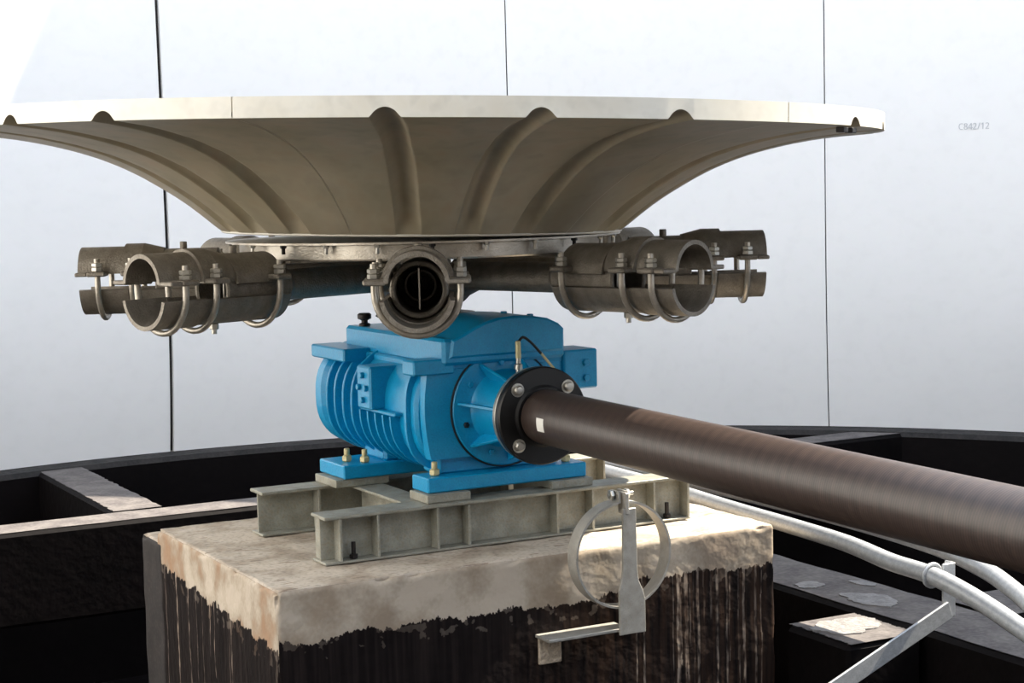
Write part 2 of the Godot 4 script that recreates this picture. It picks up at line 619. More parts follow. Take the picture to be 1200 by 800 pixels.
func build_added_wall() -> void:
	# unseen wall added behind the camera to darken the sides that face it
	var o := structure("added_wall_outside", Vector3(0, -0.004, 8.6))
	o.set_meta("label", "unseen dark concrete wall added behind the camera to cut light on front faces")
	var st := new_st()
	box(st, Vector3(-7.0, 0, 0), Vector3(7.0, 5.2, 0.25), 0.02)
	obj("wall_face", st, M.added_wall_dark, o)

func beam(label: String, u0: float, u1: float, w0: float, w1: float, y := -0.01) -> Node3D:
	var o := structure("concrete_beam", Vector3(0, y, 0), TURN)
	o.set_meta("label", label)
	var nz := noise(2.3, 200 + int(u0 * 10), 3)
	var st := new_st()
	box(st, Vector3(u0, -0.42, w0), Vector3(u1, -0.004, w1), 0.015)
	obj("side", st, M.tar, o)
	# dusty worn top with an uneven outline
	st = new_st()
	group_new()
	var long_u := (u1 - u0) > (w1 - w0)
	var n := 48
	for k in n:
		var pts := []
		for e in [[k, 0], [k, 1], [k + 1, 1], [k + 1, 0]]:
			var t: float = e[0] / float(n)
			var off: float = 0.012 + 0.02 * absf(nz.get_noise_2d(e[0] * 0.7, e[1] * 40.0))
			var p: Vector3
			if long_u:
				p = Vector3(lerpf(u0, u1, t), 0, (w0 + off) if e[1] == 0 else (w1 - off))
			else:
				p = Vector3((u0 + off) if e[1] == 0 else (u1 - off), 0, lerpf(w0, w1, t))
			pts.append(p)
		if long_u:
			quad(st, pts[0], pts[1], pts[2], pts[3], smooth)
		else:
			quad(st, pts[3], pts[2], pts[1], pts[0], smooth)
	obj("worn_top", st, M.dust, o)
	return o

func patch(parent: Node, at: Vector3, rx: float, rz: float, turn: float, sd: int) -> void:
	var nz := noise(1.6, sd, 3)
	var poly := PackedVector2Array()
	for k in 40:
		var a := TAU * k / 40
		var r := 1.0 + 0.5 * nz.get_noise_2d(cos(a) * 0.35, sin(a) * 0.35) + 0.12 * nz.get_noise_2d(k * 0.9, 4.0)
		poly.append(Vector2(cos(a) * rx * r, sin(a) * rz * r).rotated(turn))
	var st := new_st()
	prism(st, poly, 0, 0.004, 0, upright(at))
	var o := obj("pale_patch", st, M.patch_tone, parent)  # thin irregular pale patch lying on the beam
	o.set_meta("label", "pale flat patch on the beam top")

func build_beams() -> void:
	beam("dusty concrete beam crossing the pit behind the plinth on the left", -4.0, 4.4, -2.64, -2.40)
	beam("short dusty concrete beam from the white wall to the cross beam", -0.38, -0.12, -4.2, -2.66)
	var r := beam("grey worn concrete beam beside the plinth under the conduit", 1.24, 1.56, -2.38, 3.6)
	patch(r, Vector3(1.36, 0.0, 0.62), 0.07, 0.11, 0.2, 5)
	patch(r, Vector3(1.33, 0.0, 0.35), 0.05, 0.05, 0.2, 8)
	patch(r, Vector3(1.50, 0.0, 0.42), 0.03, 0.05, 0.2, 9)
	var s := beam("grey worn concrete beam meeting the plinth at its right foot", 0.92, 1.22, 0.74, 1.06, -0.012)
	patch(s, Vector3(1.06, 0.0, 0.86), 0.13, 0.09, 0.1, 6)
	beam("concrete beam running on to the right wall of the pit", 1.58, 3.9, 0.74, 1.06, -0.012)

# ---------------------------------------------------------------- plinth
func rounded_point(p: Vector3, lo: Vector3, hi: Vector3, r: float, nz: FastNoiseLite) -> Vector3:
	var i := p.clamp(lo + Vector3.ONE * r, hi - Vector3.ONE * r)
	var d := p - i
	if d.length() < 0.000001:
		return p
	d = d.normalized()
	var chip := maxf(0.0, nz.get_noise_3dv(p * 9.0) - 0.25) * 0.06
	var corner := (absf(d.x) > 0.3 and absf(d.y) > 0.3) or (absf(d.z) > 0.3 and absf(d.y) > 0.3) or (absf(d.x) > 0.3 and absf(d.z) > 0.3)
	return i + d * (r + 0.004 * nz.get_noise_3dv(p * 5.0) - (chip if corner else 0.0))

func face_grid(mesh: ArrayMesh, m: Material, o: Vector3, eu: Vector3, ev: Vector3, nu: int, nv: int, lo: Vector3, hi: Vector3, r: float, nz: FastNoiseLite) -> ArrayMesh:
	var st := new_st()
	group_new()
	for a in nu:
		for b in nv:
			var p := []
			var t := []
			for e in [[a, b], [a + 1, b], [a + 1, b + 1], [a, b + 1]]:
				var fu: float = float(e[0]) / nu
				var fv: float = float(e[1]) / nv
				# crowd the grid towards the edges
				fu = fu + 0.12 * sin(TAU * fu) * -1.0 * 0.9
				fv = fv + 0.12 * sin(TAU * fv) * -1.0 * 0.9
				p.append(rounded_point(o + eu * fu + ev * fv, lo, hi, r, nz))
				t.append(Vector2(fu, 1.0 - fv))
			quad_uv(st, p, t, smooth)
	st.generate_normals()
	st.generate_tangents()
	st.set_material(m)
	return st.commit(mesh)

func build_plinth() -> void:
	var root := thing("concrete_plinth", "bare-topped concrete plinth with black streaked sides under the blue gearbox", "plinth", Vector3(0, PIT, 0), TURN)
	var top := 0.3265 - PIT
	var lo := Vector3(-0.84, 0, -0.39)
	var hi := Vector3(0.88, top, 0.74)
	var nz := noise(1.0, 301, 3)
	var r := 0.014
	var me := ArrayMesh.new()
	var sz := hi - lo
	me = face_grid(me, M.plinth_front, Vector3(lo.x, lo.y, hi.z), Vector3(sz.x, 0, 0), Vector3(0, sz.y, 0), 110, 60, lo, hi, r, nz)
	me = face_grid(me, M.plinth_left, Vector3(lo.x, lo.y, lo.z), Vector3(0, 0, sz.z), Vector3(0, sz.y, 0), 80, 60, lo, hi, r, nz)
	me = face_grid(me, M.plinth_front, Vector3(hi.x, lo.y, hi.z), Vector3(0, 0, -sz.z), Vector3(0, sz.y, 0), 40, 40, lo, hi, r, nz)
	me = face_grid(me, M.plinth_left, Vector3(hi.x, lo.y, lo.z), Vector3(-sz.x, 0, 0), Vector3(0, sz.y, 0), 30, 30, lo, hi, r, nz)
	me = face_grid(me, M.plinth_top, Vector3(lo.x, hi.y, hi.z), Vector3(sz.x, 0, 0), Vector3(0, 0, -sz.z), 110, 80, lo, hi, r, nz)
	show_mesh("pier", me, root)
	# older, slightly lower ledge at the back
	var lo2 := Vector3(-0.842, 0, -0.565)
	var hi2 := Vector3(0.87, top - 0.043, -0.34)
	var m2 := ArrayMesh.new()
	sz = hi2 - lo2
	m2 = face_grid(m2, M.plinth_dark, lo2, Vector3(0, 0, sz.z), Vector3(0, sz.y, 0), 16, 60, lo2, hi2, r, nz)
	m2 = face_grid(m2, M.plinth_dark, Vector3(hi2.x, 0, hi2.z), Vector3(0, 0, -sz.z), Vector3(0, sz.y, 0), 10, 30, lo2, hi2, r, nz)
	m2 = face_grid(m2, M.plinth_dark, Vector3(hi2.x, 0, lo2.z), Vector3(-sz.x, 0, 0), Vector3(0, sz.y, 0), 30, 30, lo2, hi2, r, nz)
	m2 = face_grid(m2, M.plinth_top, Vector3(lo2.x, hi2.y, hi2.z), Vector3(sz.x, 0, 0), Vector3(0, 0, -sz.z), 60, 12, lo2, hi2, r, nz)
	show_mesh("rear_ledge", m2, root)

# ---------------------------------------------------------------- steel frame under the gearbox
func i_beam(parent: Node, called: String, u0: float, u1: float, w0: float, w1: float, along_u: bool) -> Node3D:
	var o := place(called, parent)
	var h := 0.146
	var t := 0.010
	var st := new_st()
	box(st, Vector3(u0, h - t, w0), Vector3(u1, h, w1), 0.002)
	obj("top_flange", st, M.steel, o)
	st = new_st()
	var wm := (w0 + w1) / 2.0
	var um := (u0 + u1) / 2.0
	if along_u:
		box(st, Vector3(u0 + 0.004, 0.008, wm - 0.004), Vector3(u1 - 0.004, h - t, wm + 0.004), 0.001)
	else:
		box(st, Vector3(um - 0.004, 0.008, w0 + 0.004), Vector3(um + 0.004, h - t, w1 - 0.004), 0.001)
	obj("web", st, M.steel, o)
	st = new_st()
	box(st, Vector3(u0, 0, w0 + 0.004), Vector3(u1, 0.008, w1 - 0.004), 0.002)
	obj("bottom_flange", st, M.steel, o)
	return o

func build_frame() -> void:
	var root := thing("base_frame", "grey welded steel beam frame on the plinth under the blue gearbox", "frame", Vector3(0, 0.33, 0), TURN)
	var f := i_beam(root, "front_beam", -0.60, 0.70, 0.415, 0.525, true)
	for u in [-0.585, -0.548, -0.425, -0.225, -0.118, 0.196, 0.327, 0.560, 0.692]:
		var st := new_st()
		var front: bool = u > -0.58
		box(st, Vector3(u - 0.004, 0.008, 0.474 if front else 0.418), Vector3(u + 0.004, 0.136, 0.522 if front else 0.466), 0.001)
		obj("stiffener", st, M.steel, f)
	for u in [-0.548, -0.118, 0.692]:
		var st := new_st()
		box(st, Vector3(u - 0.004, 0.008, 0.418), Vector3(u + 0.004, 0.136, 0.466), 0.001)
		obj("stiffener", st, M.steel, f)
	var b := i_beam(root, "rear_beam", -0.60, 0.70, -0.12, -0.01, true)
	for u in [-0.40, -0.2, 0.3, 0.69]:
		var st := new_st()
		box(st, Vector3(u - 0.004, 0.008, -0.061), Vector3(u + 0.004, 0.136, -0.012), 0.001)
		obj("stiffener", st, M.steel, b)
	i_beam(root, "cross_beam", -0.30, -0.20, -0.008, 0.413, false)
	i_beam(root, "cross_beam", 0.27, 0.37, -0.008, 0.413, false)
	for p in [[-0.25, -0.10, 0.37, 0.50], [0.19, 0.34, 0.37, 0.50], [-0.37, -0.18, -0.12, 0.06], [0.19, 0.34, -0.12, 0.06]]:
		var st := new_st()
		box(st, Vector3(p[0], 0.1465, p[2]), Vector3(p[1], 0.1725, p[3]), 0.002)
		obj("pad", st, M.steel, root)
	# anchor studs on the plinth beside the beams
	for p in [[-0.50, 0.50], [0.62, 0.50]]:
		var st := new_st()
		lathe(st, disc(0.007, 0, 0.06, 0.001), 10, Transform3D(Basis(), Vector3(p[0], 0, p[1])))
		prism(st, hexagon(0.014), 0.010, 0.022, 0.001, upright(Vector3(p[0], 0, p[1])))
		obj("anchor_stud", st, M.dark_bolt, root)

# ---------------------------------------------------------------- gearbox
func super_ellipse(cx: float, cy: float, a: float, b: float, e: float, n := 56) -> PackedVector2Array:
	var p := PackedVector2Array()
	for k in n:
		var t := TAU * k / n
		p.append(Vector2(cx + a * signf(cos(t)) * pow(absf(cos(t)), 2.0 / e), cy + b * signf(sin(t)) * pow(absf(sin(t)), 2.0 / e)))
	return p

func bolt(parent: Node, called: String, at: Vector3, r: float, h: float, m: Material, stud := 0.0) -> void:
	var st := new_st()
	prism(st, hexagon(r), 0, h, h * 0.2, upright(at))
	if stud > 0:
		lathe(st, disc(r * 0.55, 0, stud, r * 0.1), 10, Transform3D(Basis(), at + Vector3(0, h, 0)))
	obj(called, st, m, parent)

func build_gearbox() -> void:
	var y0 := 0.5035
	var root := thing("gearbox", "bright blue cast gear reducer with cooling fins bolted on steel beams", "gearbox", Vector3(0, y0, 0), TURN)
	var st := new_st()
	# heights below are given above the plinth's zero level, then lowered by y0
	var dn := Transform3D(Basis(), Vector3(0, -y0, 0))
	box(st, Vector3(-0.236, 0.5035, 0.36), Vector3(0.33, 0.550, 0.478), 0.004, dn)
	obj("front_foot", st, M.blue, root)
	st = new_st()
	box(st, Vector3(-0.345, 0.5035, -0.14), Vector3(0.33, 0.548, 0.07), 0.004, dn)
	obj("rear_foot", st, M.blue, root)
	# round-sided main casting
	st = new_st()
	var body := super_ellipse(0.04, 0.735, 0.275, 0.195, 2.7)
	prism(st, body, -0.39, 0.40, 0.01, dn, true)
	box(st, Vector3(-0.19, 0.545, -0.12), Vector3(0.29, 0.62, 0.05), 0.01, dn)
	box(st, Vector3(-0.17, 0.545, 0.30), Vector3(0.26, 0.64, 0.415), 0.01, dn)
	obj("housing", st, M.blue, root)
	# plain rounded rear end
	st = new_st()
	prism(st, super_ellipse(0.04, 0.735, 0.293, 0.20, 2.6), -0.405, -0.315, 0.02, dn, true)
	obj("rear_casting", st, M.blue, root)
	# mounting plate, waist and front plate
	st = new_st()
	prism(st, super_ellipse(0.04, 0.735, 0.29, 0.20, 3.2), 0.345, 0.360, 0.003, dn, true)
	obj("mounting_plate", st, M.blue, root)
	st = new_st()
	var plate := PackedVector2Array()
	for k in 13:
		var t := k / 12.0
		plate.append(Vector2(0.295 + 0.018 * sin(PI * t), lerpf(0.600, 0.905, t)))
	for k in 13:
		var t := k / 12.0
		plate.append(Vector2(-0.203 - 0.018 * sin(PI * t), lerpf(0.905, 0.600, t)))
	prism(st, plate, 0.395, 0.437, 0.005, dn, true)
	obj("front_casting", st, M.blue, root)
	# rear round end
	st = new_st()
	lathe(st, [Vector2(0.0, 0.0), Vector2(0.15, 0.0), Vector2(0.17, -0.02), Vector2(0.17, -0.04)].map(func(v): return Vector2(v.x, v.y)), 40, Transform3D(Basis(Vector3(1, 0, 0), Vector3(0, 0, -1), Vector3(0, 1, 0)), Vector3(0.04, 0.735 - y0, -0.40)))
	obj("rear_cover", st, M.blue, root)
	# cooling fins round the casting, cut short under the terminal block
	var fin_full := super_ellipse(0.04, 0.735, 0.307, 0.205, 2.6)
	var low := PackedVector2Array([Vector2(-0.5, 0.4), Vector2(0.5, 0.4), Vector2(0.5, 0.725), Vector2(-0.5, 0.725)])
	var cut: PackedVector2Array = Geometry2D.intersect_polygons(fin_full, low)[0]
	for w in [-0.259, -0.190, -0.118, -0.045]:
		st = new_st()
		prism(st, fin_full, w, w + 0.011, 0.0025, dn, true)
		obj("fin", st, M.blue, root)
	for w in [0.028, 0.090, 0.150, 0.210, 0.268]:
		st = new_st()
		prism(st, cut, w, w + 0.010, 0.002, dn, true)
		obj("fin", st, M.blue, root)
	# block with cap screws on the left flank
	st = new_st()
	box(st, Vector3(-0.285, 0.735, 0.06), Vector3(-0.17, 0.875, 0.165), 0.006, dn)
	box(st, Vector3(-0.262, 0.725, 0.03), Vector3(-0.16, 0.737, 0.30), 0.003, dn)
	var blk := obj("terminal_block", st, M.blue, root)
	for p in [[0.765, 0.113], [0.805, 0.085], [0.805, 0.141], [0.845, 0.113]]:
		st = new_st()
		prism(st, hexagon(0.011), 0, 0.012, 0.002, Transform3D(Basis(Vector3(0, 0, 1), Vector3(0, 1, 0), Vector3(-1, 0, 0)), Vector3(-0.285, p[0] - y0, p[1])))
		obj("screw", st, M.blue, blk)
	# ears of the split flange
	for e in [[-0.262, -0.15, -0.39, -0.10, 0.868, 0.912], [-0.262, -0.12, 0.365, 0.452, 0.866, 0.914], [0.27, 0.395, 0.30, 0.452, 0.785, 0.912], [0.27, 0.395, -0.34, -0.16, 0.872, 0.912]]:
		st = new_st()
		box(st, Vector3(e[0], e[4], e[2]), Vector3(e[1], e[5], e[3]), 0.005, dn)
		obj("flange_ear", st, M.blue, root)
	# slot in the right ear: a recessed lug with two screws
	for p in [[0.35, 0.87], [0.35, 0.82]]:
		st = new_st()
		prism(st, hexagon(0.012), 0, 0.010, 0.002, Transform3D(Basis(), Vector3(p[0], p[1] - y0, 0.452)))
		obj("screw", st, M.blue, root)
	# top casting: flat deck and raised arch over the gear wheel
	st = new_st()
	box(st, Vector3(-0.180, 0.875, -0.32), Vector3(0.275, 0.900, 0.44), 0.006, dn)
	box(st, Vector3(-0.165, 0.892, -0.31), Vector3(0.270, 0.976, 0.462), 0.010, dn)
	obj("top_cover", st, M.blue, root)
	st = new_st()
	var arch := PackedVector2Array()
	for p in [[-0.145, 0.915], [0.262, 0.915], [0.264, 0.985], [0.245, 1.003], [0.205, 1.022], [0.15, 1.032], [0.09, 1.036], [0.03, 1.033], [-0.02, 1.021], [-0.06, 1.005], [-0.10, 0.985], [-0.135, 0.972]]:
		arch.append(Vector2(p[0], p[1]))
	prism(st, arch, 0.19, 0.470, 0.007, dn, true)
	obj("arched_cover", st, M.blue, root)
	for p in [[0.12, 0.33], [0.20, 0.36]]:
		bolt(root, "cover_bolt", Vector3(p[0], (1.031 if p[0] < 0.15 else 1.02) - y0, p[1]), 0.012, 0.010, M.blue)
	# breather
	st = new_st()
	lathe(st, [Vector2(0.0, 0.0), Vector2(0.020, 0.0), Vector2(0.020, 0.008), Vector2(0.011, 0.012), Vector2(0.011, 0.020), Vector2(0.024, 0.026), Vector2(0.024, 0.040), Vector2(0.018, 0.045), Vector2(0.0, 0.045)], 20, Transform3D(Basis(), Vector3(-0.13, 0.976 - y0, -0.22)))
	obj("breather_cap", st, M.dark_bolt, root)
	# input bearing cover on the front
	var axis := Vector3(0.055, 0.745 - y0, 0.0)
	st = new_st()
	lathe(st, [Vector2(0.0, 0.42), Vector2(0.183, 0.42), Vector2(0.183, 0.440), Vector2(0.179, 0.444), Vector2(0.150, 0.446), Vector2(0.125, 0.452), Vector2(0.113, 0.47), Vector2(0.108, 0.60), Vector2(0.112, 0.605), Vector2(0.112, 0.622), Vector2(0.106, 0.628), Vector2(0.0, 0.628)], 64, along_z(axis))
	var cover := obj("input_cover", st, M.blue, root)
	for k in 7:
		var a := TAU * k / 7.0 + 0.30
		st = new_st()
		var rib := PackedVector2Array([Vector2(0.10, 0.44), Vector2(0.168, 0.44), Vector2(0.165, 0.455), Vector2(0.115, 0.585), Vector2(0.10, 0.585)])
		prism(st, rib, -0.005, 0.005, 0.0015, Transform3D(Basis(Vector3(cos(a), sin(a), 0), Vector3(0, 0, 1), Vector3(sin(a), -cos(a), 0)), axis))
		obj("rib", st, M.blue, cover)
		var b := a + PI / 7.0
		st = new_st()
		prism(st, hexagon(0.010), 0.446, 0.456, 0.002, Transform3D(Basis(), axis + Vector3(cos(b), sin(b), 0) * 0.146))
		obj("cover_screw", st, M.blue if k % 3 else M.groove_dark, cover)
	st = new_st()
	var rim := []
	for k in 72:
		var a := TAU * k / 72
		rim.append(axis + Vector3(cos(a) * 0.1855, sin(a) * 0.1855, 0.4385))
	tube(st, rim, 0.0035, 6, false, true)
	obj("groove_dark", st, M.groove_dark, cover)  # thin dark ring drawn along the cover groove
	# grease fitting and its tube
	st = new_st()
	lathe(st, [Vector2(0.0, 0.0), Vector2(0.010, 0.0), Vector2(0.010, 0.022), Vector2(0.013, 0.022), Vector2(0.013, 0.036), Vector2(0.008, 0.040), Vector2(0.008, 0.056), Vector2(0.0, 0.056)], 12, Transform3D(Basis(), Vector3(0.062, 0.852 - y0, 0.53)))
	obj("grease_fitting", st, M.zinc, root)
	st = new_st()
	lathe(st, [Vector2(0.0, 0.0), Vector2(0.009, 0.0), Vector2(0.009, 0.05), Vector2(0.005, 0.055), Vector2(0.0, 0.055)], 12, Transform3D(Basis(), Vector3(0.062, 0.908 - y0, 0.53)))
	obj("elbow", st, M.brass, root)
	st = new_st()
	tube(st, smooth_path([Vector3(0.062, 0.955 - y0, 0.53), Vector3(0.08, 0.972 - y0, 0.53), Vector3(0.11, 0.955 - y0, 0.525), Vector3(0.155, 0.915 - y0, 0.51)], 5), 0.0045, 8)
	obj("grease_hose", st, M.dark_bolt, root)
	st = new_st()
	tube(st, [Vector3(0.153, 0.917 - y0, 0.511), Vector3(0.215, 0.862 - y0, 0.48), Vector3(0.235, 0.845 - y0, 0.43)], 0.0045, 8)
	obj("grease_tube", st, M.brass, root)
	# holding-down bolts
	for p in [[-0.19, 0.43], [0.28, 0.43], [-0.295, -0.02], [-0.255, 0.035], [0.28, -0.05]]:
		bolt(root, "foot_bolt", Vector3(p[0], (0.550 if p[1] > 0.2 else 0.548) - y0, p[1]), 0.017, 0.022, M.brass, 0.022)
	# output shaft with slinger disc, up to the fan hub
	st = new_st()
	lathe(st, [Vector2(0.0, 0.970), Vector2(0.12, 0.970), Vector2(0.12, 0.998), Vector2(0.105, 1.004), Vector2(0.0, 1.004)], 40, dn)
	obj("bearing_cap", st, M.blue, root)
	st = new_st()
	lathe(st, [Vector2(0.0, 1.0), Vector2(0.065, 1.0), Vector2(0.065, 1.012), Vector2(0.165, 1.016), Vector2(0.17, 1.02), Vector2(0.165, 1.026), Vector2(0.06, 1.034), Vector2(0.06, 1.062), Vector2(0.0, 1.062)], 48, dn)
	obj("output_shaft", st, M.dark_bolt, root)

func smooth_path(pts: Array, per: int) -> Array:
	var c := Curve3D.new()
	for k in pts.size():
		var a: Vector3 = pts[max(k - 1, 0)]
		var b: Vector3 = pts[min(k + 1, pts.size() - 1)]
		c.add_point(pts[k], -(b - a) / 6.0, (b - a) / 6.0)
	var out := []
	for k in pts.size() - 1:
		for s in per:
			out.append(c.sample(k, s / float(per)))
	out.append(pts[-1])
	return out

# ---------------------------------------------------------------- drive shaft
func build_shaft() -> void:
	var at := Vector3(0.055, 0.745, 0.634).rotated(Vector3.UP, deg_to_rad(TURN))
	var root := thing("drive_shaft", "long dark brown filament-wound drive shaft with black flange on the gearbox", "shaft", at, TURN - 2.6)
	var st := new_st()
	lathe(st, [Vector2(0.0, 0.0), Vector2(0.09, 0.0), Vector2(0.09, 0.012), Vector2(0.142, 0.012), Vector2(0.147, 0.016), Vector2(0.147, 0.030), Vector2(0.143, 0.034), Vector2(0.0, 0.034)], 64, along_z())
	obj("coupling_plate", st, M.zinc, root)
	st = new_st()
	lathe(st, [Vector2(0.0, 0.036), Vector2(0.145, 0.036), Vector2(0.15, 0.041), Vector2(0.15, 0.062), Vector2(0.146, 0.067), Vector2(0.096, 0.068), Vector2(0.088, 0.074), Vector2(0.0, 0.074)], 72, along_z())
	var fl := obj("flange", st, M.black_paint, root)
	for k in 4:
		var a := PI / 4 + PI / 2 * k
		st = new_st()
		var c := Vector3(cos(a) * 0.120, sin(a) * 0.120, 0.067)
		lathe(st, [Vector2(0.0, 0.0), Vector2(0.021, 0.0), Vector2(0.021, 0.003), Vector2(0.015, 0.003), Vector2(0.015, 0.012), Vector2(0.011, 0.016), Vector2(0.0, 0.017)], 18, along_z(c))
		obj("flange_bolt", st, M.zinc, fl)
	# tube with its own wrap: U round it, V along it
	st = new_st()
	group_new()
	var g := smooth
	var seg := 56
	var prof := [[0.078, 0.072], [0.082, 0.080], [0.083, 0.090]]
	for k in 16:
		prof.append([0.083, 0.09 + (k + 1) * 0.2])
	for k in prof.size() - 1:
		for s in seg:
			var p := []
			var t := []
			for e in [[s, k], [s + 1, k], [s + 1, k + 1], [s, k + 1]]:
				var a: float = TAU * e[0] / seg
				p.append(Vector3(cos(a) * prof[e[1]][0], sin(a) * prof[e[1]][0], prof[e[1]][1]))
				t.append(Vector2(e[0] / float(seg), prof[e[1]][1] * 2.6))
			quad_uv(st, p, t, g)
	st.generate_normals()
	st.generate_tangents()
	st.set_material(M.shaft)
	show_mesh("tube", st.commit(), root)
	st = new_st()
	lathe(st, [Vector2(0.0, 3.285), Vector2(0.15, 3.285), Vector2(0.15, 3.32), Vector2(0.0, 3.32)], 48, along_z())
	obj("far_flange", st, M.black_paint, root)
	# white inspection sticker on the flank that faces left
	st = new_st()
	group_new()
	for k in 4:
		var a0 := deg_to_rad(170.0 + 7.0 * k)
		var a1 := deg_to_rad(170.0 + 7.0 * (k + 1))
		var r := 0.0836
		quad(st, Vector3(cos(a0) * r, sin(a0) * r, 0.186), Vector3(cos(a1) * r, sin(a1) * r, 0.186), Vector3(cos(a1) * r, sin(a1) * r, 0.232), Vector3(cos(a0) * r, sin(a0) * r, 0.232), smooth)
	obj("sticker", st, M.label_white, root).set_meta("label", "small white sticker")

# ---------------------------------------------------------------- fan hub
func half_shell(st: SurfaceTool, ri: float, ro: float, z0: float, z1: float, a0: float, a1: float, cy: float, n := 18) -> void:
	group_new()
	var g := smooth
	smooth += 2
	for k in n:
		var t0 := lerpf(a0, a1, k / float(n))
		var t1 := lerpf(a0, a1, (k + 1) / float(n))
		var d0 := Vector3(cos(t0), sin(t0), 0)
		var d1 := Vector3(cos(t1), sin(t1), 0)
		var c0 := Vector3(0, cy, z0)
		var c1 := Vector3(0, cy, z1)
		quad(st, c0 + d0 * ro, c0 + d1 * ro, c1 + d1 * ro, c1 + d0 * ro, g)
		quad(st, c0 + d1 * ri, c0 + d0 * ri, c1 + d0 * ri, c1 + d1 * ri, g + 1)
		quad(st, c1 + d0 * ri, c1 + d0 * ro, c1 + d1 * ro, c1 + d1 * ri)
		quad(st, c0 + d1 * ri, c0 + d1 * ro, c0 + d0 * ro, c0 + d0 * ri)
	for e in [[a0, 1], [a1, 0]]:
		var d: Vector3 = Vector3(cos(e[0]), sin(e[0]), 0)
		var q := [Vector3(0, cy, z0) + d * ri, Vector3(0, cy, z0) + d * ro, Vector3(0, cy, z1) + d * ro, Vector3(0, cy, z1) + d * ri]
		if e[1] == 1:
			quad(st, q[0], q[1], q[2], q[3])
		else:
			quad(st, q[3], q[2], q[1], q[0])

